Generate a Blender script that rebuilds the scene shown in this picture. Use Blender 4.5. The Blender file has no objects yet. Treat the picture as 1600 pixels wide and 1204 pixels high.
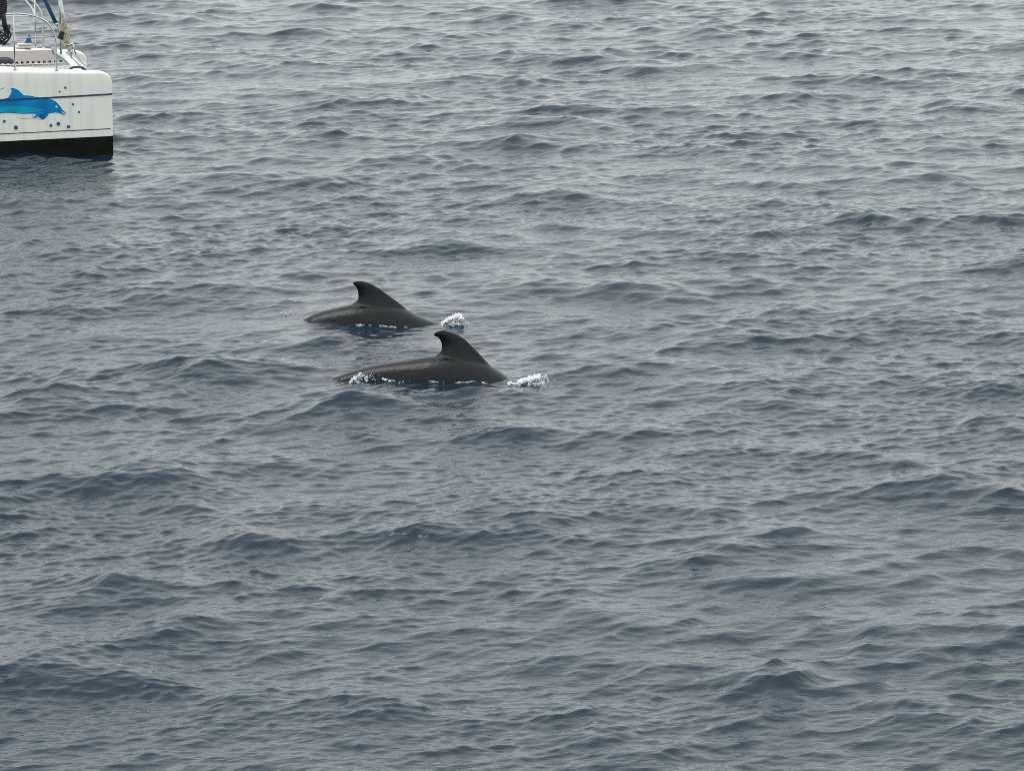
import bpy, bmesh, math, random
import numpy as np
from mathutils import Vector, Matrix

R = math.radians
scene = bpy.context.scene
col = scene.collection

# ------------------------------------------------------------------ camera
CAM_H = 8.5
cam_d = bpy.data.cameras.new('camera')
cam_d.sensor_width = 36.0
cam_d.lens = 126.0
cam_d.clip_start = 0.5
cam_d.clip_end = 20000.0
cam = bpy.data.objects.new('camera', cam_d)
cam.location = (0.0, 0.0, CAM_H)
cam.rotation_euler = (R(90.0 - 11.2312), 0.0, 0.0)
col.objects.link(cam)
scene.camera = cam

# ------------------------------------------------------------------ overcast sky
SUN_EL, SUN_AZ = 64.0, 285.0          # degrees; azimuth clockwise from +Y
world = bpy.data.worlds.new('World')
scene.world = world
world.use_nodes = True
wn, wl = world.node_tree.nodes, world.node_tree.links
wn.clear()
w_out = wn.new('ShaderNodeOutputWorld')
w_bg = wn.new('ShaderNodeBackground')
w_bg.inputs['Strength'].default_value = 0.1
w_sky = wn.new('ShaderNodeTexSky')
w_sky.sky_type = 'NISHITA'
w_sky.sun_disc = False
w_sky.sun_elevation = R(SUN_EL)
w_sky.sun_rotation = R(SUN_AZ)
w_sky.dust_density = 3.0
w_co = wn.new('ShaderNodeTexCoord')
w_noise = wn.new('ShaderNodeTexNoise')
w_noise.inputs['Scale'].default_value = 2.6
w_noise.inputs['Detail'].default_value = 5.0
w_noise.inputs['Roughness'].default_value = 0.5
w_ramp = wn.new('ShaderNodeValToRGB')                  # cloud deck, greys
w_ramp.color_ramp.elements[0].position = 0.25
w_ramp.color_ramp.elements[0].color = (13.6, 14.3, 14.4, 1)
w_ramp.color_ramp.elements[1].position = 0.75
w_ramp.color_ramp.elements[1].color = (18.2, 18.8, 18.5, 1)
w_mix = wn.new('ShaderNodeMix')
w_mix.data_type = 'RGBA'
w_mix.inputs['Factor'].default_value = 0.95
wl.new(w_co.outputs['Generated'], w_noise.inputs['Vector'])
wl.new(w_noise.outputs['Fac'], w_ramp.inputs['Fac'])
wl.new(w_sky.outputs['Color'], w_mix.inputs[6])
# an overcast sky grows brighter towards the zenith
w_xyz = wn.new('ShaderNodeSeparateXYZ')
w_el = wn.new('ShaderNodeMapRange')
w_el.inputs['From Min'].default_value = 0.0; w_el.inputs['From Max'].default_value = 1.0
w_el.inputs['To Min'].default_value = 0.62; w_el.inputs['To Max'].default_value = 1.0
w_mul = wn.new('ShaderNodeVectorMath'); w_mul.operation = 'SCALE'
wl.new(w_co.outputs['Generated'], w_xyz.inputs['Vector'])
wl.new(w_xyz.outputs['Z'], w_el.inputs['Value'])
wl.new(w_ramp.outputs['Color'], w_mul.inputs[0])
wl.new(w_el.outputs['Result'], w_mul.inputs['Scale'])
wl.new(w_mul.outputs['Vector'], w_mix.inputs[7])
wl.new(w_mix.outputs[2], w_bg.inputs['Color'])
wl.new(w_bg.outputs['Background'], w_out.inputs['Surface'])

sun_d = bpy.data.lights.new('sun', 'SUN')
sun_d.energy = 0.8
sun_d.angle = R(25.0)
sun_d.color = (1.0, 0.99, 0.975)
sun = bpy.data.objects.new('sun', sun_d)
az, el = R(SUN_AZ), R(SUN_EL)
to_sun = Vector((math.sin(az) * math.cos(el), math.cos(az) * math.cos(el), math.sin(el)))
sun.rotation_euler = to_sun.to_track_quat('Z', 'Y').to_euler()
sun.location = (0, 0, 60)
col.objects.link(sun)

scene.view_settings.view_transform = 'Standard'
scene.view_settings.look = 'None'
scene.view_settings.gamma = 1.0
scene.view_settings.exposure = 0.08
scene.view_settings.use_curve_mapping = False
scene.cycles.use_denoising = False
scene.cycles.denoising_prefilter = 'ACCURATE'
scene.cycles.pixel_filter_type = 'BLACKMAN_HARRIS'
scene.cycles.filter_width = 0.95
scene.cycles.max_bounces = 6
scene.cycles.glossy_bounces = 3
scene.cycles.caustics_reflective = False
scene.cycles.caustics_refractive = False

rng = np.random.default_rng(11)
random.seed(5)

# ------------------------------------------------------------------ helpers
def tag(o, label=None, cat=None, group=None, kind=None):
    if label: o['label'] = label
    if cat: o['category'] = cat
    if group: o['group'] = group
    if kind: o['kind'] = kind
    return o

def mat(name, rgb, rough=0.5, metal=0.0, spec=0.5, noise=0.0, nscale=6.0, bump=0.0, coat=0.0):
    m = bpy.data.materials.new(name)
    m.use_nodes = True
    nt = m.node_tree
    b = nt.nodes['Principled BSDF']
    b.inputs['Roughness'].default_value = rough
    b.inputs['Metallic'].default_value = metal
    b.inputs['Specular IOR Level'].default_value = spec
    b.inputs['Coat Weight'].default_value = coat
    b.inputs['Base Color'].default_value = (*rgb, 1)
    if noise or bump:
        tc = nt.nodes.new('ShaderNodeTexCoord')
        n = nt.nodes.new('ShaderNodeTexNoise')
        n.inputs['Scale'].default_value = nscale
        n.inputs['Detail'].default_value = 6.0
        nt.links.new(tc.outputs['Object'], n.inputs['Vector'])
        if noise:
            r = nt.nodes.new('ShaderNodeValToRGB')
            r.color_ramp.elements[0].position = 0.3
            r.color_ramp.elements[1].position = 0.7
            r.color_ramp.elements[0].color = (*[c * (1 - noise) for c in rgb], 1)
            r.color_ramp.elements[1].color = (*[min(1, c * (1 + noise)) for c in rgb], 1)
            nt.links.new(n.outputs['Fac'], r.inputs['Fac'])
            nt.links.new(r.outputs['Color'], b.inputs['Base Color'])
        if bump:
            bp = nt.nodes.new('ShaderNodeBump')
            bp.inputs['Strength'].default_value = bump
            bp.inputs['Distance'].default_value = 0.01
            nt.links.new(n.outputs['Fac'], bp.inputs['Height'])
            nt.links.new(bp.outputs['Normal'], b.inputs['Normal'])
    return m

def mesh_obj(name, verts, faces, material, parent=None, smooth=True):
    me = bpy.data.meshes.new(name)
    me.from_pydata([tuple(v) for v in verts], [], faces)
    me.update()
    if smooth:
        me.polygons.foreach_set('use_smooth', [True] * len(me.polygons))
    if material is not None:
        me.materials.append(material)
    o = bpy.data.objects.new(name, me)
    col.objects.link(o)
    if parent is not None:
        o.parent = parent
    return o

class MB:
    """collects shapes into one mesh"""
    def __init__(self):
        self.v, self.f = [], []
    def add(self, v, f):
        k = len(self.v)
        self.v += [tuple(p) for p in v]
        self.f += [tuple(i + k for i in q) for q in f]
        return self
    def tube(self, pts, rad, n=10, closed=False, cap=True):
        pts = [Vector(p) for p in pts]
        m = len(pts)
        rads = rad if isinstance(rad, (list, tuple)) else [rad] * m
        tang = []
        for i in range(m):
            a = pts[(i - 1) % m] if (closed or i > 0) else pts[i]
            b = pts[(i + 1) % m] if (closed or i < m - 1) else pts[i]
            tang.append((b - a).normalized())
        t0 = tang[0]
        up = Vector((0, 0, 1)) if abs(t0.z) < 0.9 else Vector((0, 1, 0))
        nrm = (up - t0 * up.dot(t0)).normalized()
        v, f = [], []
        for i in range(m):
            t = tang[i]
            nrm = (nrm - t * nrm.dot(t)).normalized()
            bi = t.cross(nrm)
            for j in range(n):
                a = 2 * math.pi * j / n
                v.append(pts[i] + (nrm * math.cos(a) + bi * math.sin(a)) * rads[i])
        for i in range(m if closed else m - 1):
            i2 = (i + 1) % m
            for j in range(n):
                j2 = (j + 1) % n
                f.append((i * n + j, i * n + j2, i2 * n + j2, i2 * n + j))
        if cap and not closed:
            f.append(tuple(range(n - 1, -1, -1)))
            f.append(tuple((m - 1) * n + j for j in range(n)))
        return self.add(v, f)
    def box(self, c, s, rot=None):
        v = []
        for x in (-.5, .5):
            for y in (-.5, .5):
                for z in (-.5, .5):
                    p = Vector((x * s[0], y * s[1], z * s[2]))
                    if rot: p = rot @ p
                    v.append(p + Vector(c))
        return self.add(v, [(0, 1, 3, 2), (4, 6, 7, 5), (0, 4, 5, 1), (2, 3, 7, 6), (0, 2, 6, 4), (1, 5, 7, 3)])
    def blob(self, c, r, sub=1, jit=0.0, squash=(1, 1, 1), rot=None):
        bm = bmesh.new()
        bmesh.ops.create_icosphere(bm, subdivisions=sub, radius=1.0)
        v = []
        for q in bm.verts:
            p = q.co * (r * (1 + random.uniform(-jit, jit)))
            p = Vector((p.x * squash[0], p.y * squash[1], p.z * squash[2]))
            if rot: p = rot @ p
            v.append(p + Vector(c))
        bm.verts.ensure_lookup_table()
        f = [tuple(x.index for x in q.verts) for q in bm.faces]
        bm.free()
        return self.add(v, f)
    def build(self, name, material, parent=None, smooth=True):
        return mesh_obj(name, self.v, self.f, material, parent, smooth)

def spline(P, n):
    """Catmull-Rom through the points, n samples per span"""
    P = [Vector(p) for p in P]
    out = []
    for i in range(len(P) - 1):
        p0 = P[max(i - 1, 0)]; p1 = P[i]; p2 = P[i + 1]; p3 = P[min(i + 2, len(P) - 1)]
        for k in range(n):
            t = k / n
            out.append(0.5 * ((2 * p1) + (p2 - p0) * t + (2 * p0 - 5 * p1 + 4 * p2 - p3) * t * t + (3 * p1 - p0 - 3 * p2 + p3) * t ** 3))
    out.append(P[-1])
    return out

def smoothstep(a, b, x):
    t = np.clip((x - a) / (b - a), 0, 1)
    return t * t * (3 - 2 * t)

# ------------------------------------------------------------------ places
WHALE_A = dict(loc=(-0.63, 43.25, 0.0), yaw=R(-6.0))     # nearer animal
WHALE_B = dict(loc=(-1.714, 47.25, 0.0), yaw=R(-4.0))    # farther animal
BOAT = dict(loc=(-7.17, 64.02, 0.0), yaw=R(13.5))        # stem of the near hull at the waterline

# ------------------------------------------------------------------ the sea
def ocean_tile(n, size, lam_min, lam_max, lam_peak, wind_deg, spread, chop, seed):
    """one periodic patch of wind sea: height and horizontal drift, unit rms slope scale"""
    g = np.random.default_rng(seed)
    k1 = 2 * np.pi * np.fft.fftfreq(n, d=size / n)
    kx, ky = np.meshgrid(k1, k1, indexing='ij')
    k = np.hypot(kx, ky)
    k[0, 0] = 1e-6
    kp = 2 * np.pi / lam_peak
    th = np.arctan2(ky, kx) - R(wind_deg)
    lobe = lambda t: np.where(np.cos(t) > 0, np.abs(np.cos(t)) ** spread, 0.0)
    if spread < 2:
        d = lobe(th) + 0.05
    else:                                     # two long-crested trains that cross
        d = lobe(th - R(16)) + 0.55 * lobe(th + R(26)) + 0.012
    S = k ** -4.0 * np.exp(-0.75 * (kp / k) ** 2) * d
    kmin, kmax = 2 * np.pi / lam_max, 2 * np.pi / lam_min
    win = 1 / (1 + (kmin / k) ** 8) * np.exp(-(k / kmax) ** 4)
    A = np.sqrt(S) * win
    A[0, 0] = 0
    ph = g.normal(size=(n, n)) + 1j * g.normal(size=(n, n))
    Hk = (A * ph)
    h = np.fft.ifft2(Hk).real
    sx = np.fft.ifft2(1j * kx * Hk).real
    sy = np.fft.ifft2(1j * ky * Hk).real
    nrm = 1.0 / math.sqrt((sx ** 2 + sy ** 2).mean())
    dx = np.fft.ifft2(1j * kx / k * Hk).real
    dy = np.fft.ifft2(1j * ky / k * Hk).real
    return [(a * nrm).astype(np.float32) for a in (h, -chop * dx * -1, -chop * dy * -1)]

def sample(field, size, x, y):
    n = field.shape[0]
    u = (x / size * n) % n
    v = (y / size * n) % n
    i = np.floor(u).astype(np.int32); j = np.floor(v).astype(np.int32)
    fu = (u - i).astype(np.float32); fv = (v - j).astype(np.float32)
    i %= n; j %= n
    i2 = (i + 1) % n; j2 = (j + 1) % n
    return (field[i, j] * (1 - fu) * (1 - fv) + field[i2, j] * fu * (1 - fv)
            + field[i, j2] * (1 - fu) * fv + field[i2, j2] * fu * fv)

WIND = -68.0
# (n, size, lam_min, lam_max, lam_peak, spread, chop, rms slope, fade-out spacing)
BANDS = [
    (1024, 70.0, 0.70, 14.0, 3.4, 1.6, 1.0, 0.100, 9.0, 3),
    (2048, 52.0, 0.26, 0.70, 9.0, 7.0, 0.9, 0.118, 0.50, 7),
    (1024, 7.7, 0.05, 0.085, 9.0, 8.0, 0.4, 0.07, 0.04, 41),
    (1024, 12.3, 0.085, 0.26, 9.0, 9.0, 0.6, 0.130, 0.14, 23),
]

WAVELETS = [(-2.64, 34.69, 0.17, 0.5), (-3.83, 33.03, 0.12, 0.55), (-3.31, 36.14, 0.09, 0.35), (3.15, 41.64, 0.11, 0.6), (5.4, 56.52, 0.11, 0.8), (2.93, 77.86, 0.15, 1.0), (2.61, 43.5, 0.07, 0.6), (-7.99, 57.57, 0.14, 0.6), (0.09, 50.39, 0.1, 0.9), (2.01, 46.12, 0.1, 0.6), (0.82, 31.86, 0.09, 0.5), (1.21, 58.5, 0.07, 0.7), (-2.32, 81.05, 0.1, 0.9), (9.18, 71.61, 0.1, 0.8), (5.82, 64.72, 0.08, 0.8), (3.36, 31.41, 0.08, 0.6), (2.0, 36.37, 0.07, 0.7), (-1.3, 29.24, 0.08, 0.6), (4.41, 31.41, 0.09, 0.5), (-4.18, 30.54, 0.1, 0.5)]

def calm(x, y):
    """slick water left by the animals, and the lee beside the hull"""
    c = np.ones_like(x)
    for w, L, B, amt in ((WHALE_A, 1.7, 0.9, 0.45), (WHALE_B, 1.5, 0.8, 0.45)):
        ca, sa = math.cos(w['yaw']), math.sin(w['yaw'])
        dx, dy = x - w['loc'][0], y - w['loc'][1]
        u = dx * ca + dy * sa + 0.5
        v = -dx * sa + dy * ca + 0.15
        c *= 1 - amt * np.exp(-((u / L) ** 4 + (v / B) ** 2))
    return c

def build_sea():
    rows, cols = 2040, 650
    # rows lie closer together near the viewer's boat, where the chop is seen in most detail
    dep = np.linspace(math.sqrt(R(20.5)), math.sqrt(R(4.55)), rows) ** 2
    D = CAM_H / np.tan(dep)
    u = np.linspace(-1, 1, cols)
    X = (u[None, :] * (0.175 * D[:, None] + 1.2))
    Y = np.repeat(D[:, None], cols, axis=1)
    spacing = np.abs(np.gradient(D))[:, None]
    X = X.astype(np.float64); Y = Y.astype(np.float64)
    Z = np.zeros_like(X); DX = np.zeros_like(X); DY = np.zeros_like(X)
    cm = calm(X, Y)
    wd = np.array([math.cos(R(WIND)), math.sin(R(WIND))])
    for bi, (n, size, l0, l1, lp, sp, chop, slope, fade, seed) in enumerate(BANDS):
        rot = R(17 + 23 * bi)
        # the patch is turned, so that its repeats never line up with the view
        ca, sa = math.cos(rot), math.sin(rot)
        xs, ys = X * ca - Y * sa + 31.7 * bi, X * sa + Y * ca + 11.3 * bi
        # patch frame -> world frame is a turn by -rot; the wind is set in the patch frame
        h, dx, dy = ocean_tile(n, size, l0, l1, lp, WIND + (-6.0, 12.0, 8.0, 4.0)[bi] + math.degrees(rot), sp, chop, seed)
        w = slope * (1 - smoothstep(fade * 0.35, fade, spacing))
        w = w * (cm if bi else (0.35 + 0.65 * cm))
        hh = sample(h, size, xs, ys)
        sg = float(h.std())
        hh = hh + (0.20 if bi == 0 else 0.05) * (np.minimum(hh / sg, 3.2) ** 2 - 1) * sg      # peaked crests, flat troughs
        ax, ay = sample(dx, size, xs, ys), sample(dy, size, xs, ys)
        # gusts: the small ripples are stronger in some patches than in others
        if bi:
            g = ocean_tile(256, 60.0, 3.0, 30.0, 9.0, WIND, 0.5, 0, 91 + bi)[0]
            gg = sample(g / g.std(), 60.0, X, Y)
            w = w * np.clip(1 + 0.22 * gg, 0.5, 1.6)
        Z += w * hh
        wx = ax * ca + ay * sa; wy = -ax * sa + ay * ca
        DX += w * (wx + 0.25 * wd[0] * hh)
        DY += w * (wy + 0.25 * wd[1] * hh)
    # single peaked wavelets that stand out of the chop: x, y, height, half length of the crest
    for wx_, wy_, wa, wl_ in WAVELETS:
        du, dv = X - wx_, Y - wy_
        uu = du + 0.3 * dv
        vv = np.where(dv > 0, dv / (1.5 * wl_), dv / (0.75 * wl_))
        Z += wa * np.exp(-(np.abs(uu) / wl_) ** 1.5 - np.abs(vv) ** 1.6)
    # a wave laps up along the catamaran's near side
    Z += 0.10 * np.exp(-(((X + 9.4) / 1.3) ** 2 + ((Y - 62.6) / 0.9) ** 2))
    Z += 0.05 * np.exp(-(((X + 7.6) / 0.9) ** 2 + ((Y - 63.2) / 0.8) ** 2))
    PX, PY = X + DX, Y + DY
    nv = rows * cols
    co = np.stack([PX, PY, Z], axis=-1).reshape(-1, 3)
    idx = np.arange(nv).reshape(rows, cols)
    q = np.stack([idx[:-1, :-1], idx[:-1, 1:], idx[1:, 1:], idx[1:, :-1]], axis=-1).reshape(-1, 4)
    # the open sea around: the border is carried outward to the horizon
    border = np.concatenate([idx[0, :], idx[1:, -1], idx[-1, -2::-1], idx[-2:0:-1, 0]])
    bc = co[border]
    cen = np.array([0.0, 55.0, 0.0])
    rings = [bc]
    allco = [co]
    prev = border
    off = nv
    for s_ in (1.15, 2.0, 8.0, 60.0):
        dirv = (bc - cen)
        rc = cen + dirv * s_
        rc[:, 2] = 0.0
        if s_ > 10:      # round horizon
            dn = dirv[:, :2] / np.linalg.norm(dirv[:, :2], axis=1)[:, None]
            rc[:, :2] = cen[:2] + dn * 6000.0
        cur = np.arange(off, off + len(border))
        allco.append(rc); off += len(border)
        a, b = prev, np.roll(prev, -1)
        c, d = np.roll(cur, -1), cur
        q = np.concatenate([q, np.stack([a, d, c, b], axis=-1)])
        prev = cur
    co = np.concatenate(allco).astype(np.float32)
    me = bpy.data.meshes.new('sea')
    me.vertices.add(len(co))
    me.vertices.foreach_set('co', co.ravel())
    me.loops.add(q.size)
    me.loops.foreach_set('vertex_index', q.ravel().astype(np.int32))
    me.polygons.add(len(q))
    me.polygons.foreach_set('loop_start', np.arange(0, q.size, 4, dtype=np.int32))
    me.update(calc_edges=True)
    me.polygons.foreach_set('use_smooth', np.ones(len(q), dtype=bool))
    at = me.attributes.new('calm', 'FLOAT', 'POINT')
    cc = np.ones(len(co), dtype=np.float32); cc[:nv] = cm.ravel()
    at.data.foreach_set('value', cc)
    o = bpy.data.objects.new('sea', me)
    col.objects.link(o)
    o['kind'] = 'structure'
    return o, PX, PY, Z

def water_material():
    m = bpy.data.materials.new('sea_water')
    m.use_nodes = True
    nt = m.node_tree; N = nt.nodes; L = nt.links
    b = N['Principled BSDF']
    b.inputs['Base Color'].default_value = (0.006, 0.020, 0.034, 1)
    b.inputs['Roughness'].default_value = 0.015
    b.inputs['IOR'].default_value = 1.333
    geo = N.new('ShaderNodeNewGeometry')
    atr = N.new('ShaderNodeAttribute'); atr.attribute_name = 'calm'
    def ripple(scale, stretch, angle, detail, dist):
        mp = N.new('ShaderNodeMapping')
        mp.inputs['Rotation'].default_value = (0, 0, R(angle))
        mp.inputs['Scale'].default_value = (scale / stretch, scale, scale)
        n = N.new('ShaderNodeTexNoise')
        n.inputs['Scale'].default_value = 1.0
        n.inputs['Detail'].default_value = detail
        n.inputs['Roughness'].default_value = 0.55
        n.inputs['Distortion'].default_value = dist
        L.new(geo.outputs['Position'], mp.inputs['Vector'])
        L.new(mp.outputs['Vector'], n.inputs['Vector'])
        return n.outputs['Fac']
    a = ripple(7.0, 3.0, -20, 2.0, 0.5)
    c = ripple(19.0, 4.0, -24, 2.0, 0.8)
    b1 = N.new('ShaderNodeBump'); b1.inputs['Distance'].default_value = 0.007
    b2 = N.new('ShaderNodeBump'); b2.inputs['Distance'].default_value = 0.006
    for bp, src, s in ((b1, a, 0.8), (b2, c, 0.8)):
        mm = N.new('ShaderNodeMath'); mm.operation = 'MULTIPLY'
        mm.inputs[1].default_value = s
        L.new(atr.outputs['Fac'], mm.inputs[0])
        L.new(mm.outputs[0], bp.inputs['Strength'])
        L.new(src, bp.inputs['Height'])
    L.new(b1.outputs['Normal'], b2.inputs['Normal'])
    L.new(b2.outputs['Normal'], b.inputs['Normal'])
    return m

sea, SEA_X, SEA_Y, SEA_Z = build_sea()
sea.data.materials.append(water_material())

def sea_height(x, y):
    i = int(np.argmin(np.abs(SEA_Y[:, SEA_Y.shape[1] // 2] - y)))
    lo, hi = max(0, i - 25), i + 25
    d = (SEA_X[lo:hi] - x) ** 2 + (SEA_Y[lo:hi] - y) ** 2
    return float(SEA_Z[lo:hi].ravel()[np.argmin(d)])

# ------------------------------------------------------------------ pilot whales
def whale_material():
    m = bpy.data.materials.new('whale_skin')
    m.use_nodes = True
    nt = m.node_tree; N = nt.nodes; L = nt.links
    b = N['Principled BSDF']
    tc = N.new('ShaderNodeTexCoord')
    mp = N.new('ShaderNodeMapping'); mp.inputs['Scale'].default_value = (1.0, 3.0, 3.0)
    n = N.new('ShaderNodeTexNoise'); n.inputs['Scale'].default_value = 2.5; n.inputs['Detail'].default_value = 7
    r = N.new('ShaderNodeValToRGB')
    r.color_ramp.elements[0].position = 0.3; r.color_ramp.elements[0].color = (0.0025, 0.0035, 0.0042, 1)
    r.color_ramp.elements[1].position = 0.75; r.color_ramp.elements[1].color = (0.006, 0.0078, 0.0092, 1)
    L.new(tc.outputs['Object'], mp.inputs['Vector'])
    L.new(mp.outputs['Vector'], n.inputs['Vector'])
    L.new(n.outputs['Fac'], r.inputs['Fac'])
    # a few thin pale scratches, as old animals have
    mp2 = N.new('ShaderNodeMapping'); mp2.inputs['Scale'].default_value = (2.0, 14.0, 26.0); mp2.inputs['Rotation'].default_value = (0, R(12), 0)
    n2 = N.new('ShaderNodeTexNoise'); n2.inputs['Scale'].default_value = 3.0; n2.inputs['Detail'].default_value = 2
    r2 = N.new('ShaderNodeValToRGB')
    r2.color_ramp.elements[0].position = 0.70; r2.color_ramp.elements[0].color = (0, 0, 0, 1)
    r2.color_ramp.elements[1].position = 0.80; r2.color_ramp.elements[1].color = (0.5, 0.5, 0.5, 1)
    L.new(tc.outputs['Object'], mp2.inputs['Vector']); L.new(mp2.outputs['Vector'], n2.inputs['Vector'])
    L.new(n2.outputs['Fac'], r2.inputs['Fac'])
    mx = N.new('ShaderNodeMix'); mx.data_type = 'RGBA'
    mx.inputs[7].default_value = (0.05, 0.05, 0.05, 1)
    L.new(r2.outputs['Color'], mx.inputs['Factor']); L.new(r.outputs['Color'], mx.inputs[6])
    L.new(mx.outputs[2], b.inputs['Base Color'])
    b.inputs['Roughness'].default_value = 0.22
    b.inputs['Specular IOR Level'].default_value = 0.21
    bp = N.new('ShaderNodeBump'); bp.inputs['Strength'].default_value = 0.4; bp.inputs['Distance'].default_value = 0.012
    n3 = N.new('ShaderNodeTexNoise'); n3.inputs['Scale'].default_value = 12.0; n3.inputs['Detail'].default_value = 5
    L.new(tc.outputs['Object'], n3.inputs['Vector']); L.new(n3.outputs['Fac'], bp.inputs['Height'])
    L.new(bp.outputs['Normal'], b.inputs['Normal'])
    return m
M_WHALE = whale_material()

def interp(tab, x):
    return float(np.interp(x, [t[0] for t in tab], [t[1] for t in tab]))

def make_whale(name, place, back, girth, fin_lead, fin_trail, label):
    """back: (x, z of the back line); girth: (x, half height, half width); fins are closed lofts fused in"""
    mb = MB()
    xs = np.linspace(back[0][0], back[-1][0], 90)
    zb = np.array([interp(back, x) for x in xs])
    ker = np.array([1, 2, 3, 2, 1]) / 9.0
    zb[2:-2] = np.convolve(zb, ker, 'same')[2:-2]
    nseg = 40
    v, f = [], []
    for x, z in zip(xs, zb):
        hh = interp([(g[0], g[1]) for g in girth], x)
        hw = interp([(g[0], g[2]) for g in girth], x)
        for j in range(nseg):
            a = 2 * math.pi * j / nseg
            c, s = math.cos(a), math.sin(a)
            # slightly peaked back towards the tail stock
            y = hw * math.copysign(abs(c) ** 1.08, c)
            v.append((x, y, z - hh + hh * math.copysign(abs(s) ** 0.96, s)))
    for i in range(len(xs) - 1):
        for j in range(nseg):
            j2 = (j + 1) % nseg
            f.append((i * nseg + j, (i + 1) * nseg + j, (i + 1) * nseg + j2, i * nseg + j2))
    f.append(tuple(range(nseg)))
    f.append(tuple((len(xs) - 1) * nseg + j for j in range(nseg - 1, -1, -1)))
    mb.add(v, f)

    def fin(lead, trail, thick, place_fn, flare=0.0):
        """lead and trail: 2-D outlines root->tip; a streamlined section between them"""
        A = spline([(p[0], p[1], 0) for p in lead], 8)
        B = spline([(p[0], p[1], 0) for p in trail], 8)
        def resample(P, n):
            d = [0]
            for a, b in zip(P, P[1:]): d.append(d[-1] + (b - a).length)
            t = np.linspace(0, d[-1], n)
            return np.stack([np.interp(t, d, [p[k] for p in P]) for k in (0, 1)], axis=1)
        n = 46
        A, B = resample(A, n), resample(B, n)
        m = 13
        v, f = [], []
        for i in range(n):
            t = i / (n - 1)
            th = thick * (1 - t) ** 0.8 + 0.011
            ring = []
            for j in range(m):
                s = j / (m - 1)
                w = th * (math.sin(math.pi * min(1, s * 1.0)) ** 0.55 if 0 < s < 1 else 0) * (1.15 - 0.45 * s)
                ring.append((A[i] * (1 - s) + B[i] * s, w))
            loop = [(p, w) for p, w in ring] + [(p, -w) for p, w in ring[-2:0:-1]]
            for p, w in loop:
                if flare:
                    up = max(0.0, p[1] - interp(back, p[0]))
                    w *= 1 + flare * math.exp(-up / 0.10)
                v.append(place_fn(p[0], p[1], w))
        k = 2 * m - 2
        for i in range(n - 1):
            for j in range(k):
                j2 = (j + 1) % k
                f.append((i * k + j, i * k + j2, (i + 1) * k + j2, (i + 1) * k + j))
        f.append(tuple(range(k - 1, -1, -1)))
        f.append(tuple((n - 1) * k + j for j in range(k)))
        mb.add(v, f)

    fin(fin_lead, fin_trail, 0.048, lambda x, z, w: (x, w, z), 1.3)
    # flippers, low on the flanks
    xf = back[-1][0] - 0.85
    zf = interp(back, xf) - 0.62
    for s in (-1, 1):
        fin([(xf + .2, 0), (xf + .1, .35), (xf - .15, .7), (xf - .45, .95)], [(xf - .1, 0), (xf - .2, .3), (xf - .38, .65), (xf - .47, .95)], 0.05,
            lambda x, q, w, s=s: (x, s * (0.2 + q * 0.75), zf - q * 0.5 + w))
    # flukes, level
    xt, zt = back[0][0], back[0][1] - 0.06
    for s in (-1, 1):
        fin([(xt + .32, 0), (xt + .12, .3), (xt - .15, .6), (xt - .32, .72)], [(xt - .12, 0), (xt - .2, .2), (xt - .27, .5), (xt - .33, .72)], 0.035,
            lambda x, q, w, s=s: (x, s * q, zt + w))
    src = mb.build('whale_build', None)
    md = src.modifiers.new('fuse', 'REMESH')
    md.mode = 'VOXEL'; md.voxel_size = 0.0125; md.use_smooth_shade = True
    sm = src.modifiers.new('soft', 'SMOOTH'); sm.factor = 0.5; sm.iterations = 22
    dg = bpy.context.evaluated_depsgraph_get()
    me = bpy.data.meshes.new_from_object(src.evaluated_get(dg))
    bpy.data.objects.remove(src, do_unlink=True)
    me.name = name
    me.polygons.foreach_set('use_smooth', [True] * len(me.polygons))
    me.materials.clear(); me.materials.append(M_WHALE)
    o = bpy.data.objects.new(name, me)
    col.objects.link(o)
    o.location = place['loc']; o.rotation_euler = (0, 0, place['yaw'])
    tag(o, label, 'whale', 'pilot whales surfacing side by side')
    return o

girthA = [(-3.0, .03, .02), (-2.6, .09, .05), (-2.0, .17, .10), (-1.4, .26, .18), (-.9, .34, .26), (-.3, .42, .34), (.3, .44, .37),
          (.9, .42, .36), (1.4, .36, .32), (1.75, .28, .26), (1.95, .16, .16), (2.03, .04, .04)]
backA = [(-3.0, -.26), (-2.6, -.20), (-2.02, -.12), (-1.75, -.07), (-1.55, -.01), (-1.4, .05), (-1.25, .10), (-1.07, .15), (-.756, .205), (-.49, .255), (-.32, .285),
         (-.1, .295), (.1, .275), (.28, .22), (.4, .15), (.5, .085), (.62, .0), (.8, -.12), (1.1, -.28), (1.5, -.46), (1.8, -.62), (1.95, -.74), (2.03, -.84)]
leadA = [(.50, .02), (.40, .135), (.283, .268), (.173, .384), (.059, .496), (-.03, .548), (-.102, .578), (-.16, .596), (-.213, .603), (-.26, .600), (-.303, .584), (-.335, .562), (-.35, .540)]
trailA = [(-.30, .12), (-.315, .27), (-.262, .325), (-.240, .38), (-.244, .425), (-.258, .464), (-.285, .498), (-.318, .512), (-.345, .522)]
whale_a = make_whale('pilot_whale', WHALE_A, backA, girthA, leadA, trailA,
                     'dark pilot whale with strongly hooked fin, the nearer of the two')

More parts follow.
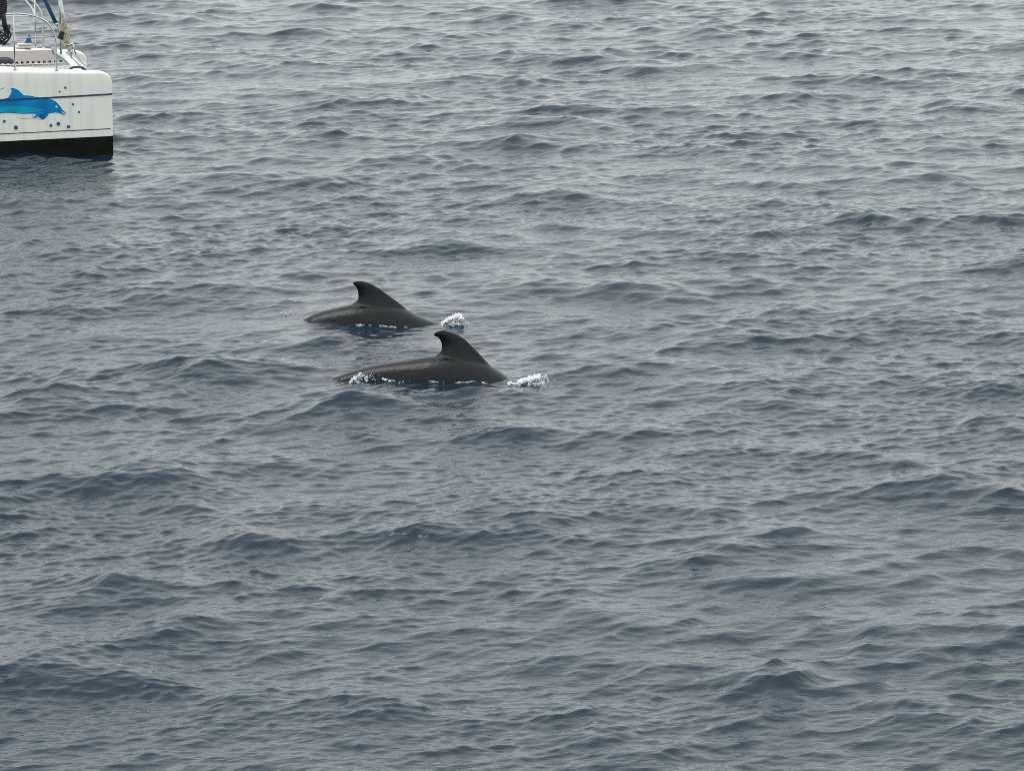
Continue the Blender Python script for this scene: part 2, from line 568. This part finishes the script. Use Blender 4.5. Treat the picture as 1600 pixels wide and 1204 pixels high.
girthB = girthA
backB = [(-3.0, -.55), (-2.4, -.36), (-1.8, -.24), (-1.4, -.15), (-1.17, -.05), (-1.06, .03), (-.966, .08), (-.786, .14), (-.607, .182), (-.44, .222), (-.2, .24),
         (.05, .235), (.2, .205), (.325, .15), (.444, .08), (.55, .038), (.69, -.01), (.95, -.10), (1.3, -.25), (1.6, -.42), (1.85, -.60), (2.03, -.80)]
leadB = [(.43, .03), (.325, .15), (.222, .24), (.111, .322), (-.026, .422), (-.1, .470), (-.158, .503), (-.22, .527), (-.274, .539), (-.33, .544), (-.385, .540), (-.415, .528), (-.43, .512)]
trailB = [(-.40, .10), (-.425, .225), (-.375, .265), (-.352, .31), (-.353, .36), (-.363, .41), (-.385, .452), (-.41, .480), (-.43, .502)]
whale_b = make_whale('pilot_whale', WHALE_B, backB, girthB, leadB, trailB,
                     'dark pilot whale with broad less hooked fin, the farther of the two')

# ------------------------------------------------------------------ splashes
M_FOAM = mat('white_water', (0.58, 0.62, 0.64), rough=0.3, spec=0.5, noise=0.22, nscale=55)
_fb = M_FOAM.node_tree.nodes['Principled BSDF']
_fb.inputs['Subsurface Weight'].default_value = 0.6
_fb.inputs['Subsurface Radius'].default_value = (0.03, 0.035, 0.04)
_fb.inputs['Subsurface Scale'].default_value = 1.0

def splash(label, cx, cy, arcs, drops, seed):
    """arcs: ((dx, dz) outline points, thickness, count) torn sheets of water; drops: (n, spread x, spread y, height)"""
    random.seed(seed)
    mb = MB()
    z0 = sea_height(cx, cy)
    for pts, th, n in arcs:
        P = spline([(p[0], 0, p[1]) for p in pts], 10)
        for k in range(n):
            p = random.choice(P)
            d = random.random()
            r = random.uniform(0.25, 1.0) * th
            q = (cx + p.x + random.gauss(0, th * .5), cy + random.gauss(0, 0.06), z0 + max(-.01, p.z * (1 - 0.45 * d * d) + random.gauss(0, th * .3)))
            mb.blob(q, r, 2 if r > .008 else 1, 0.10, (random.uniform(.7, 1.8), random.uniform(.7, 1.3), random.uniform(.6, 1.3)))
    src = mb.build('splash_build', None)
    md = src.modifiers.new('fuse', 'REMESH'); md.mode = 'VOXEL'; md.voxel_size = 0.0045; md.use_smooth_shade = True
    sm = src.modifiers.new('soft', 'SMOOTH'); sm.factor = 0.5; sm.iterations = 3
    me = src.evaluated_get(bpy.context.evaluated_depsgraph_get()).to_mesh()
    mb = MB()
    mb.add([tuple(q.co) for q in me.vertices], [tuple(q.vertices) for q in me.polygons])
    bpy.data.objects.remove(src, do_unlink=True)
    n, sx, sy, hz = drops
    for k in range(n):
        x, y = random.gauss(0, sx), random.gauss(0, sy)
        z = abs(random.gauss(0, hz)) * math.exp(-(x / (2 * sx)) ** 2)
        mb.blob((cx + x, cy + y, z0 + z), random.uniform(.002, .006), 1, 0.25)
    o = mb.build('splash', M_FOAM)
    return tag(o, label, 'splash', 'white water kicked up by the whales', 'stuff')

splash('bright white splash ahead of the nearer whale', 0.26, 42.98,
       [([(-.17, .02), (-.08, .05), (.0, .07), (.08, .09)], .015, 520), ([(-.30, .0), (-.17, 0), (.0, .005), (.12, .005)], .014, 330),
        ([(.08, .02), (.12, .09), (.16, .10), (.19, .02)], .008, 150)], (90, .13, .08, .05), 3)
splash('bright white splash ahead of the farther whale', -0.79, 47.22,
       [([(-.15, .0), (-.08, .07), (.02, .11), (.09, .13), (.13, .08)], .016, 560), ([(-.28, .0), (-.14, 0), (.0, .02), (.1, .03)], .017, 330),
        ([(.1, .04), (.17, .04), (.21, .0)], .008, 90)], (90, .14, .08, .06), 4)
splash('broken droplets running off the nearer whale\'s tail stock', -1.78, 43.10,
       [([(-.2, .0), (-.16, .06), (-.1, .01)], .011, 110), ([(-.14, .05), (-.07, .11), (.0, .04)], .010, 110),
        ([(-.02, .05), (.06, .10), (.1, .03)], .008, 60), ([(.2, .06), (.28, .03), (.34, .02)], .010, 70), ([(.4, .02), (.48, .02), (.55, .0)], .009, 40)],
       (70, .25, .06, .05), 6)
splash('low foam behind the farther whale\'s back', -3.1, 47.75,
       [([(-.3, .05), (-.28, .0)], .008, 10), ([(-.05, .03), (.05, .03), (.15, .02)], .009, 30), ([(.0, .0), (.2, .01), (.45, .0)], .009, 45)], (25, .2, .1, .015), 7)

def foam_line(label, place, x0, x1, side, n, seed):
    """beads of foam where the body breaks the surface"""
    random.seed(seed)
    mb = MB()
    ca, sa = math.cos(place['yaw']), math.sin(place['yaw'])
    for k in range(n):
        x = random.uniform(x0, x1)
        if math.sin(x * 17.0) + math.sin(x * 41.0 + 1) < 0.1: continue
        y = -side - random.gauss(0.02, 0.02)
        wx, wy = place['loc'][0] + x * ca - y * sa, place['loc'][1] + x * sa + y * ca
        mb.blob((wx, wy, sea_height(wx, wy) + random.uniform(0.0, .012)), random.uniform(.003, .009), 1, 0.3,
                (random.uniform(2, 5), 1.0, random.uniform(.3, .6)))
    return tag(mb.build('foam', M_FOAM), label, 'foam', 'foam along the waterline of the whales', 'stuff')

foam_line('thin foam line along the nearer whale\'s waterline', WHALE_A, -.55, .42, .34, 100, 9)
foam_line('thin foam line along the farther whale\'s waterline', WHALE_B, -.35, .35, .32, 100, 10)

# ------------------------------------------------------------------ catamaran
M_GEL = mat('gelcoat', (0.86, 0.865, 0.80), rough=0.28, noise=0.02, nscale=1.5, coat=0.5)
def weather(m):
    # faint run-off streaks and a yellowed scum line, as on any hull that lives afloat
    nt = m.node_tree; N = nt.nodes; L = nt.links
    b = N['Principled BSDF']
    base = b.inputs['Base Color'].links[0].from_socket
    tc = N.new('ShaderNodeTexCoord')
    mp = N.new('ShaderNodeMapping'); mp.inputs['Scale'].default_value = (11, 11, 0.9)
    n = N.new('ShaderNodeTexNoise'); n.inputs['Scale'].default_value = 1.0; n.inputs['Detail'].default_value = 5
    r = N.new('ShaderNodeValToRGB')
    r.color_ramp.elements[0].position = 0.50; r.color_ramp.elements[0].color = (0, 0, 0, 1)
    r.color_ramp.elements[1].position = 0.80; r.color_ramp.elements[1].color = (0.45, 0.45, 0.45, 1)
    mx = N.new('ShaderNodeMix'); mx.data_type = 'RGBA'
    mx.inputs[7].default_value = (0.55, 0.54, 0.44, 1)
    L.new(tc.outputs['Object'], mp.inputs['Vector']); L.new(mp.outputs['Vector'], n.inputs['Vector'])
    L.new(n.outputs['Fac'], r.inputs['Fac']); L.new(r.outputs['Color'], mx.inputs['Factor'])
    L.new(base, mx.inputs[6]); L.new(mx.outputs[2], b.inputs['Base Color'])
weather(M_GEL)
M_DECK = mat('deck_white', (0.80, 0.80, 0.77), rough=0.5, noise=0.04, nscale=3)
M_BOOT = mat('antifouling_black', (0.006, 0.007, 0.007), rough=0.6, noise=0.4, nscale=5, spec=0.12)
M_NAVY = mat('navy_stripe', (0.012, 0.045, 0.085), rough=0.35)
M_DARKLINE = mat('dark_thin_stripe', (0.03, 0.045, 0.05), rough=0.4)
M_STEEL = mat('stainless', (0.55, 0.56, 0.57), rough=0.28, metal=1.0)
M_ALU = mat('painted_alloy', (0.70, 0.74, 0.73), rough=0.35)
M_NET = mat('trampoline_mesh', (0.245, 0.225, 0.21), rough=0.9, noise=0.15, nscale=60)
M_BLACK = mat('black_gear', (0.010, 0.010, 0.013), rough=0.6)
M_ROPE = mat('cream_rope', (0.42, 0.41, 0.27), rough=0.9, noise=0.3, nscale=30)
M_WROPE = mat('white_rope', (0.7, 0.7, 0.72), rough=0.8)
M_SAIL = mat('furled_sailcloth', (0.80, 0.81, 0.80), rough=0.7, noise=0.06, nscale=12)
M_BLUE = mat('blue_sleeve', (0.008, 0.07, 0.15), rough=0.6, noise=0.25, nscale=8)
M_DOLPH = mat('print_blue', (0.003, 0.205, 0.50), rough=0.45, spec=0.15, noise=0.2, nscale=3)
M_DOLPH2 = mat('print_light_blue', (0.008, 0.34, 0.55), rough=0.45, spec=0.15, noise=0.15, nscale=5)
M_PWHITE = mat('print_white', (0.86, 0.87, 0.86), rough=0.35)
M_PDOT = mat('print_dark_blue', (0.02, 0.10, 0.24), rough=0.35)
M_PGREY = mat('print_grey', (0.35, 0.36, 0.34), rough=0.4)
M_GLASS = mat('dark_window', (0.015, 0.018, 0.02), rough=0.08)

boat = bpy.data.objects.new('catamaran', None)
col.objects.link(boat)
boat.location = BOAT['loc']; boat.rotation_euler = (0, 0, BOAT['yaw'])
tag(boat, 'white sailing catamaran with blue dolphin print on its bow, cut off at left', 'catamaran')

LEN, SPAN = 11.5, 3.7
def half_beam(x):                      # x runs from 0 at the stem to -LEN
    a = -x
    if a < 2.2: return 0.05 + 0.155 * a - 0.03 * math.exp(-a / 0.04)
    return 0.391 + 0.30 * (1 - math.exp(-(a - 2.2) / 1.9))
def top_z(x):
    a = -x
    z = 1.52 + 0.055 * min(a, 3.0)
    if a < 0.26: z -= 0.20 * (1 - math.sqrt(max(0.0, 1 - ((0.26 - a) / 0.26) ** 2)))
    return z
BOOT_Z = 0.36
def side_y(x, z):                      # outward offset of the topsides at height z
    hb = half_beam(x)
    t = min(1, max(0, (z + 0.5) / 2.0))
    return hb * (0.93 + 0.07 * t) if z > 0 else hb * 0.965 * max(0.0, 1 - (min(0, z) / -0.62) ** 2) ** 0.5

stations = [-(0.26 * (1 - math.cos(math.pi * i / 24 / 1.0 * 0.5))) for i in range(25)] + [-(0.26 + 0.12 * i) for i in range(1, 25)] + [-(3.2 + 0.6 * i) for i in range(0, 14)]
stations = [s for s in stations if s > -LEN] + [-LEN]

def hull(yc, prefix_label=None):
    # topsides with rolled gunwale and deck
    def section_top(x):
        zt = top_z(x); hb = half_beam(x)
        r = min(0.07, hb * 0.6)
        P = []
        for k in range(8):
            z = BOOT_Z + (zt - r - BOOT_Z) * k / 7
            P.append((side_y(x, z), z))
        yo = P[-1][0]
        for k in range(1, 7):
            a = math.pi / 2 * k / 6
            P.append((yo - r + r * math.cos(a), zt - r + r * math.sin(a)))
        for k in range(1, 4):
            P.append(((yo - r) * (1 - k / 3), zt + 0.015 * k / 3 * min(1, hb / .3)))
        return P
    def section_low(x):
        P = []
        for k in range(9):
            t = k / 8
            z = BOOT_Z - 0.001 - t * (BOOT_Z + 0.55)
            P.append((side_y(x, z), z))
        return P
    for sec, nm, m in ((section_top, 'hull_side', M_GEL), (section_low, 'underwater_paint', M_BOOT)):
        v, f = [], []
        W = None
        for x in stations:
            P = sec(x)
            ring = [(x, yc - p[0], p[1]) for p in P] + [(x, yc + p[0], p[1]) for p in (P[-2::-1] if nm == 'hull_side' else P[::-1])]
            W = len(ring)
            v += ring
        for i in range(len(stations) - 1):
            for j in range(W - 1):
                f.append((i * W + j, i * W + j + 1, (i + 1) * W + j + 1, (i + 1) * W + j))
        f.append(tuple(range(W)))
        f.append(tuple((len(stations) - 1) * W + j for j in range(W - 1, -1, -1)))
        mesh_obj(nm, v, f, m, boat)

def band(yc, sgn, z_of_x, width, x0, x1, material, name, off=0.004):
    v, f = [], []
    n = 60
    for i in range(n + 1):
        x = x0 + (x1 - x0) * (i / n) ** 3
        z = z_of_x(x)
        v.append((x, yc + sgn * (side_y(x, z - width / 2) + off), z - width / 2))
        v.append((x, yc + sgn * (side_y(x, z + width / 2) + off), z + width / 2))
    for i in range(n):
        f.append((2 * i, 2 * i + 2, 2 * i + 3, 2 * i + 1))
    return mesh_obj(name, v, f, material, boat)

for yc in (0.0, SPAN):
    hull(yc)
    for s in (-1, 1):
        band(yc, s, lambda x: 1.113 + 0.012 * x, 0.030, -0.0, -8, M_NAVY, 'stripe', 0.013)
        band(yc, s, lambda x: 0.492 + 0.0 * x, 0.016, -0.045, -8, M_DARKLINE, 'stripe', 0.005)

# the printed dolphin, in artwork units (8 per photo-sized pixel) turned into metres along the topsides
def art(X, Y, off):
    lx = (X / 8 - 176.0) / 86.4
    z = (243.6 - 4.45 * lx - (110 + Y / 8)) / 86.9
    return (lx, -side_y(lx, z) - off, z)
def decal(name, pts, material, off, sm=3, parent=boat):
    P = spline([(p[0], p[1], 0) for p in pts] + [(pts[0][0], pts[0][1], 0)], sm)[:-1] if sm > 1 else [Vector((p[0], p[1], 0)) for p in pts]
    bm = bmesh.new()
    vs = [bm.verts.new((p.x, p.y, 0)) for p in P]
    fc = bm.faces.new(vs)
    bmesh.ops.triangulate(bm, faces=[fc])
    for e_ in range(2):
        bmesh.ops.subdivide_edges(bm, edges=bm.edges[:], cuts=1)
    bmesh.ops.triangulate(bm, faces=bm.faces[:])
    for v in bm.verts:
        v.co = Vector(art(v.co.x, v.co.y, off))
    bmesh.ops.recalc_face_normals(bm, faces=bm.faces[:])
    me = bpy.data.meshes.new(name); bm.to_mesh(me); bm.free()
    me.materials.append(material)
    o = bpy.data.objects.new(name, me); col.objects.link(o); o.parent = parent
    return o
DOL = [(-60, 378), (40, 366), (110, 345), (135, 300), (150, 268), (146, 245), (135, 228), (180, 229), (230, 252), (270, 288), (300, 318), (370, 321), (440, 336),
       (530, 346), (610, 358), (650, 369), (695, 393), (732, 428), (758, 465), (775, 492), (802, 517), (826, 542), (800, 558), (768, 550), (738, 536), (690, 530),
       (640, 536), (602, 546), (588, 572), (565, 600), (530, 620), (545, 590), (555, 556), (500, 562), (470, 580), (440, 597), (403, 604), (430, 575), (450, 550),
       (400, 545), (300, 548), (200, 545), (100, 536), (0, 545), (-60, 552), (-160, 552), (-280, 520), (-400, 485), (-480, 520), (-560, 600), (-575, 540), (-545, 470), (-590, 420),
       (-560, 395), (-470, 425), (-360, 430), (-250, 405), (-150, 388)]
def grow(P, d):
    out = []
    n = len(P)
    for i in range(n):
        a, b = Vector(P[i - 1]), Vector(P[(i + 1) % n])
        t = (b - a).normalized()
        out.append((P[i][0] + t.y * d, P[i][1] - t.x * d))
    return out
decal('dolphin_halo', grow(DOL, 11), M_PWHITE, 0.003, 1)
dol = decal('dolphin_print', DOL, M_DOLPH, 0.0075, 1)
dol['label'] = 'blue leaping dolphin printed on the white hull'
decal('dolphin_flank', [(-60, 470), (150, 452), (330, 458), (480, 486), (540, 505), (440, 524), (300, 538), (180, 534), (80, 524), (-60, 536), (-250, 510)], M_DOLPH2, 0.010, 3)
decal('dolphin_eye', [(702 + 13 * math.cos(a), 458 + 13 * math.sin(a)) for a in np.linspace(0, 2 * math.pi, 9)[:-1]], M_PWHITE, 0.010, 1)
decal('dolphin_mouth', [(756, 508), (790, 532), (818, 543), (806, 549), (780, 538)], M_PWHITE, 0.010, 1)
for (x, y, r, halo) in [(820, 220, 15, 0), (747, 270, 12, 0), (910, 427, 14, 0), (984, 522, 14, 0), (627, 690, 20, 30), (722, 670, 25, 36), (848, 705, 23, 36), (50, 642, 18, 0), (192, 720, 27, 42),
                        (-120, 660, 22, 34), (-260, 700, 18, 0)]:
    ring = np.linspace(0, 2 * math.pi, 17)[:-1]
    if halo:
        decal('bubble_halo', [(x + halo * math.cos(a), y + halo * math.sin(a)) for a in ring], M_PWHITE, 0.003, 1)
    decal('bubble_print', [(x + r * math.cos(a), y + r * math.sin(a)) for a in ring], M_PDOT, 0.0075, 1)
decal('wave_print', [(200, 596), (290, 602), (400, 598), (400, 604), (290, 610), (200, 601)], M_PGREY, 0.003, 1)
decal('wave_print', [(-30, 258), (20, 240), (70, 222), (75, 228), (25, 247), (-28, 264)], M_PGREY, 0.003, 1)

# crossbeam, trampoline, lacing
XB, DZ = -0.58, 1.52
# oval painted beam with end brackets
MB().tube([(XB, 0.12, DZ), (XB, 1.0, DZ + .03), (XB, SPAN / 2, DZ + .05), (XB, SPAN - 1.0, DZ + .03), (XB, SPAN - .12, DZ)], 0.064, 16).build('crossbeam', M_ALU, boat)
for yc in (0.14, SPAN - 0.14):
    MB().box((XB, yc, DZ + .01), (0.20, 0.08, 0.15)).build('beam_bracket', M_STEEL, boat, False)
# net between the hulls
XA = -4.2
def net_z(x, y):
    t = (y - 0.25) / (SPAN - 0.5)
    return 1.575 - 0.03 * math.sin(math.pi * t) * (1 - ((x - (XB + XA) / 2) / ((XB - XA) / 2)) ** 2 * 0.7)
v, f = [], []
nx, ny = 40, 30
Y0, Y1 = 1.02, SPAN - 0.42
for i in range(nx + 1):
    for j in range(ny + 1):
        x = XB - 0.16 + (XA - XB + 0.16) * i / nx
        y = Y0 + (Y1 - Y0) * j / ny
        v.append((x, y, net_z(x, y)))
for i in range(nx):
    for j in range(ny):
        a = i * (ny + 1) + j
        f.append((a, a + ny + 1, a + ny + 2, a + 1))
tramp = mesh_obj('trampoline', v, f, M_NET, boat)
sd = tramp.modifiers.new('thick', 'SOLIDIFY'); sd.thickness = 0.012
# hem rope, eyelets, lashings along the near edge
hem = MB()
hem.tube([(XB - 0.16 - 0.1 * k, Y0, net_z(XB - 0.16 - 0.1 * k, Y0) + .008) for k in range(34)], 0.012, 8)
hem.build('hem_rope', M_WROPE, tramp)
k = 0
x = XB - 0.2
while x > XA + 0.1:
    z = net_z(x, Y0)
    MB().tube([(x, Y0 + .055, z + .014), (x, Y0 + .055, z + .058)], 0.024, 8).build('eyelet', M_BLACK, tramp)
    MB().tube([(x, Y0 + .055, z + .026), (x - .02, Y0 - .1, z + .02), (x - .05, Y0 - .22, z - .005)], 0.006, 6).build('lashing', M_ROPE, tramp)
    x -= 0.10
# side deck flange the lashings go to
fl = MB()
v = []; f = []
for i in range(36):
    x = XB - 0.1 * i
    v += [(x, half_beam(x) * .5, top_z(x) - .045), (x, Y0 - .10, 1.545), (x, Y0 - .10, 1.48), (x, half_beam(x) * .5, 1.48)]
for i in range(35):
    for j in range(4):
        f.append((4 * i + j, 4 * i + (j + 1) % 4, 4 * i + 4 + (j + 1) % 4, 4 * i + 4 + j))
mesh_obj('deck_flange', v, f, mat('worn_canvas', (0.40, 0.38, 0.36), rough=.9, noise=.25, nscale=14), boat, False)

# forestay with furled sail, furling drum, halyards, blue-sleeved pole
YM = SPAN / 2
def lean(z):                            # forestay rakes aft to the masthead
    return -0.485 - 0.175 * (z - DZ)
stay = [(lean(z), YM, z) for z in np.linspace(DZ + .12, 10.0, 40)]
MB().tube(stay, [0.030 + 0.010 * math.sin(i * 1.7) + (0.02 if 5 < i < 30 else 0) * 0 for i in range(len(stay))], 10).build('furled_sail', M_SAIL, boat)
MB().tube([(lean(DZ + .02), YM, DZ + .02), (lean(DZ + .30), YM, DZ + .30)], 0.012, 8).build('forestay', M_STEEL, boat)
dr = MB()
for z0, r in ((.16, .085), (.18, .05), (.28, .05), (.30, .085)):
    dr.tube([(lean(DZ + z0), YM, DZ + z0), (lean(DZ + z0 + .02), YM, DZ + z0 + .02)], r, 16)
dr.build('furling_drum', M_STEEL, boat)
MB().box((-.685, YM - .05, 2.0), (0.095, 0.10, 0.14), Matrix.Rotation(R(20), 3, 'Y')).build('black_block', M_BLACK, boat, False)
# hanging coils of cream rope lashed to the stay
cr = MB()
random.seed(2)
for k in range(7):
    a = random.uniform(-.03, .03)
    z0, z1 = 2.42 - .05 * k, 1.72 + .03 * k
    cr.tube(spline([(lean(z0) - .02, YM - .03, z0), (lean(2.0) - .10 - .01 * k + a, YM - .06 + a, 2.0), (lean(z1) - .06 + a, YM - .05, z1), (lean(2.0) - .0 + a, YM - .07, 2.0), (lean(z0) - .01, YM - .04, z0)], 6), 0.013, 6)
cr.build('rope_hank', M_ROPE, boat)
MB().tube([(-.76, YM + .25, 7.5), (-.67, YM + .25, 2.62), (-.655, YM + .25, 1.62)], 0.02, 8).build('halyard', M_STEEL, boat)
# blue sleeved pole that comes down from aloft
pb = Vector((-.80, YM - .25, 2.25)); pt = pb + Vector((-.97, 0.0, 2.2))
MB().tube([pb, pb.lerp(pt, .3), pt], 0.036, 12).build('blue_sleeved_pole', M_BLUE, boat)
MB().tube([pb + Vector((.035, 0, -.075)), pb + Vector((.012, 0, -.025)), pb], [0.012, 0.028, 0.03], 10).build('pole_end_cap', M_STEEL, boat)
# striker stays and shackle rods standing off the beam
MB().tube([(-.488, YM - .1, 1.88), (-.434, YM - .1, 1.66)], 0.012, 8).build('turnbuckle', M_STEEL, boat)
MB().tube([(-.434, YM - .1, 1.66), (-.39, YM - .5, 1.60), (-.36, YM - 1.2, 1.56)], 0.010, 8).build('striker_rod', M_STEEL, boat)
MB().tube([(-.50, YM - .1, 1.62), (-.46, YM - .7, 1.57), (-.44, 0.15, 1.56)], 0.016, 8).build('anchor_bridle', M_WROPE, boat)

# near bow: black mooring hose arched over a white fairlead dome
dome = MB(); dome.blob((-0.62, -0.02, 1.545), 0.085, 3, 0, (1.25, 0.7, .55)); dome.build('fairlead_dome', M_DECK, boat)
MB().tube(spline([(-.76, 0.05, 1.545), (-.70, .06, 1.585), (-.62, .07, 1.60), (-.53, .06, 1.585), (-.44, .05, 1.54)], 6), 0.020, 8).build('mooring_hose', M_BLACK, boat)
MB().tube(spline([(-.46, .02, 1.535), (-.38, .0, 1.535), (-.30, .01, 1.53)], 4), 0.012, 6).build('mooring_tail', M_BLACK, boat)

# pulpits
def pulpit(yc, sg):
    ye = lambda x: yc + sg * (half_beam(x) - .06)
    X1, X2, X3 = (-1.0, -1.745, -4.0) if sg < 0 else (-.80, -1.6, -4.0)
    def P(x, z): return (x, ye(x), z)
    zt = 2.60
    path = [P(X1, top_z(X1) - .02), P(X1, 1.9), P(X1, 2.10), P(X1 - .035, 2.26), P(X1 - .12, 2.40), P(X1 - .25, 2.50), P(X1 - .42, 2.565), P(X1 - .62, zt), P(X2, zt + .005), P(X2 - .8, zt), P(X3, zt)]
    MB().tube(spline(path, 5), 0.0165, 10).build('pulpit_rail', M_STEEL, boat)
    for x in ((X2, -2.9, -4.0) if sg < 0 else (-.94, X2, -2.9, -4.0)):
        MB().tube([P(x, top_z(x) - .02), P(x, zt)], 0.0150, 8).build('stanchion', M_STEEL, boat)
        MB().tube([P(x, top_z(x)), P(x, top_z(x) + .025)], 0.035, 10).build('stanchion_base', M_STEEL, boat)
    MB().tube([P(X1, top_z(X1)), P(X1, top_z(X1) + .025)], 0.035, 10).build('stanchion_base', M_STEEL, boat)
    MB().tube([P(X1, 2.175), P(X2, 2.18), P(X3, 2.18)], 0.010, 8).build('middle_rail', M_STEEL, boat)
    MB().tube([P(X2, 2.345), P(-2.9, 2.345), P(X3, 2.345)], 0.006, 6).build('lifeline', M_STEEL, boat)
    if sg < 0:
        MB().tube(spline([P(X1 - .36, 2.56), (X1 - .40, ye(X1) + .04, 2.68), (X1 - .52, ye(X1) + .10, 2.83), (X1 - .72, ye(X1) + .16, 2.95), (X1 - 1.0, ye(X1) + .18, 3.03), (X1 - 1.6, ye(X1) + .18, 3.05), (X1 - 2.2, ye(X1) + .1, 3.05)], 5), 0.015, 8).build('seat_back_rail', M_STEEL, boat)
pulpit(0.0, -1)
pulpit(SPAN, 1)

# aft of the net: bridge deck, coachroof, mast
MB().box((-7.9, SPAN / 2, 1.15), (7.2, SPAN - .9, 0.9)).build('bridge_deck', M_GEL, boat, False)
v = []
for z, x0, x1, w in ((1.60, -4.7, -9.6, 1.9), (2.15, -5.2, -9.5, 1.75), (2.45, -5.9, -9.3, 1.55), (2.55, -6.5, -9.0, 1.2)):
    for k in range(24):
        a = 2 * math.pi * k / 24
        c, s = math.cos(a), math.sin(a)
        sup = (abs(c) ** 4 + abs(s) ** 4) ** -0.25
        v.append(((x0 + x1) / 2 + (x0 - x1) / 2 * c * sup, SPAN / 2 + w * s * sup, z))
f = [(i * 24 + j, i * 24 + (j + 1) % 24, (i + 1) * 24 + (j + 1) % 24, (i + 1) * 24 + j) for i in range(3) for j in range(24)] + [tuple(72 + j for j in range(24))]
mesh_obj('coachroof', v, f, M_DECK, boat)
for xw in (-6.2, -7.2, -8.2):
    MB().box((xw, SPAN / 2 - 1.835, 1.88), (0.75, 0.03, 0.26), Matrix.Rotation(R(-14), 3, 'X')).build('window', M_GLASS, boat, False)
MB().tube([(-6.6, YM, 2.5), (-6.6, YM, 15.5)], 0.11, 14).build('mast', M_ALU, boat)

# ------------------------------------------------------------------ loose gear on the boat
BM = Matrix.Translation(BOAT['loc']) @ Matrix.Rotation(BOAT['yaw'], 4, 'Z')
def on_boat(o):
    o.matrix_world = BM
    return o
# coil of black line hung on the near rail
random.seed(8)
rc = MB()
yr = -(half_beam(-1.95) - .06) - .045
for k in range(10):
    a = random.uniform(-1, 1)
    w = random.uniform(.05, .22); zb = random.uniform(2.06, 2.30); xc = -1.955 + .03 * a
    rc.tube(spline([(xc - .03, yr + random.uniform(-.03, .02), 2.60), (xc - w * .7, yr + random.uniform(-.05, .0), 2.40), (xc - w * .9, yr - .02, zb + .12), (xc + random.uniform(-.05, .05), yr - .03, zb), (xc + w * .75, yr - .02, zb + .13), (xc + w * .35, yr + random.uniform(-.05, .0), 2.42), (xc + .03, yr + random.uniform(-.03, .02), 2.60)], 5), 0.013, 6)
for k in range(9):
    z = 2.63 + .032 * k
    r = .085 - .0008 * (k - 4) ** 2
    rc.tube([(-1.955 + r * math.cos(t) + .006 * math.sin(k * 3), yr + .05 + .05 * math.sin(t), z + .012 * math.cos(t)) for t in np.linspace(0, 2 * math.pi, 15)[:-1]], 0.024, 6, closed=True)
rc.blob((-1.955, yr + .05, 2.75), .085, 2, .05, (1, .6, 1.8))
tag(on_boat(rc.build('rope_coil', M_BLACK)), 'coil of black rope hanging over the catamaran rail at the left edge', 'rope')

# blue bag standing on the far deck
bg = MB()
yb = SPAN - .05; xb = -1.16
zb = top_z(xb) + .01
v = [(xb + .0, yb - .05, zb + .10), (xb + .12, yb - .05, zb + .10), (xb + .12, yb + .05, zb + .10), (xb + .0, yb + .05, zb + .10),
     (xb + .02, yb - .045, zb + .15), (xb + .12, yb - .045, zb + .15), (xb + .12, yb + .045, zb + .15), (xb + .02, yb + .045, zb + .15),
     (xb + .07, yb - .02, zb + .25), (xb + .105, yb - .02, zb + .25), (xb + .105, yb + .02, zb + .25), (xb + .07, yb + .02, zb + .25)]
f = [(0, 1, 2, 3)] + [(4 * r + j, 4 * r + (j + 1) % 4, 4 * r + 4 + (j + 1) % 4, 4 * r + 4 + j) for r in (0, 1) for j in range(4)] + [(8, 9, 10, 11)]
bagm = mat('blue_bag_cloth', (0.006, 0.10, 0.24), rough=0.7, noise=.2)
bag = mesh_obj('deck_bag', v, f, bagm, None, False)
sbm = bag.modifiers.new('round', 'BEVEL'); sbm.width = .015; sbm.segments = 2
tag(on_boat(bag), 'small blue bag on a folded towel on the catamaran\'s far deck', 'bag')
tw = MB()
tw.box((xb - .03, yb, zb + .025), (.30, .26, .045)).box((xb - .01, yb, zb + .072), (.26, .24, .04))
towel = tw.build('towel', mat('pale_towel', (0.62, 0.60, 0.52), rough=.95, noise=.2, nscale=9), None, False)
bb = towel.modifiers.new('soft', 'BEVEL'); bb.width = .015; bb.segments = 3
tag(on_boat(towel), 'pale folded towel under the blue bag on the far deck', 'towel')
# dark garment lying on the net
v, f = [], []
random.seed(4)
for i in range(15):
    for j in range(9):
        x = -2.3 + .72 * i / 14 + random.uniform(-.015, .015); y = 1.35 + .55 * j / 8
        edge = min(i, 14 - i, j, 8 - j)
        v.append((x, y + .05 * math.sin(i * .9), net_z(x, y) + .018 + (0.0 if edge == 0 else .035 + .035 * abs(math.sin(i * 1.3 + j * .8)))))
for i in range(14):
    for j in range(8):
        a = i * 9 + j
        f.append((a, a + 9, a + 10, a + 1))
jk = mesh_obj('garment', v, f, mat('dark_purple_cloth', (0.035, 0.032, 0.065), rough=.9, noise=.4, nscale=10))
s2 = jk.modifiers.new('thick', 'SOLIDIFY'); s2.thickness = .012
tag(on_boat(jk), 'dark purple garment lying crumpled on the catamaran trampoline', 'garment')
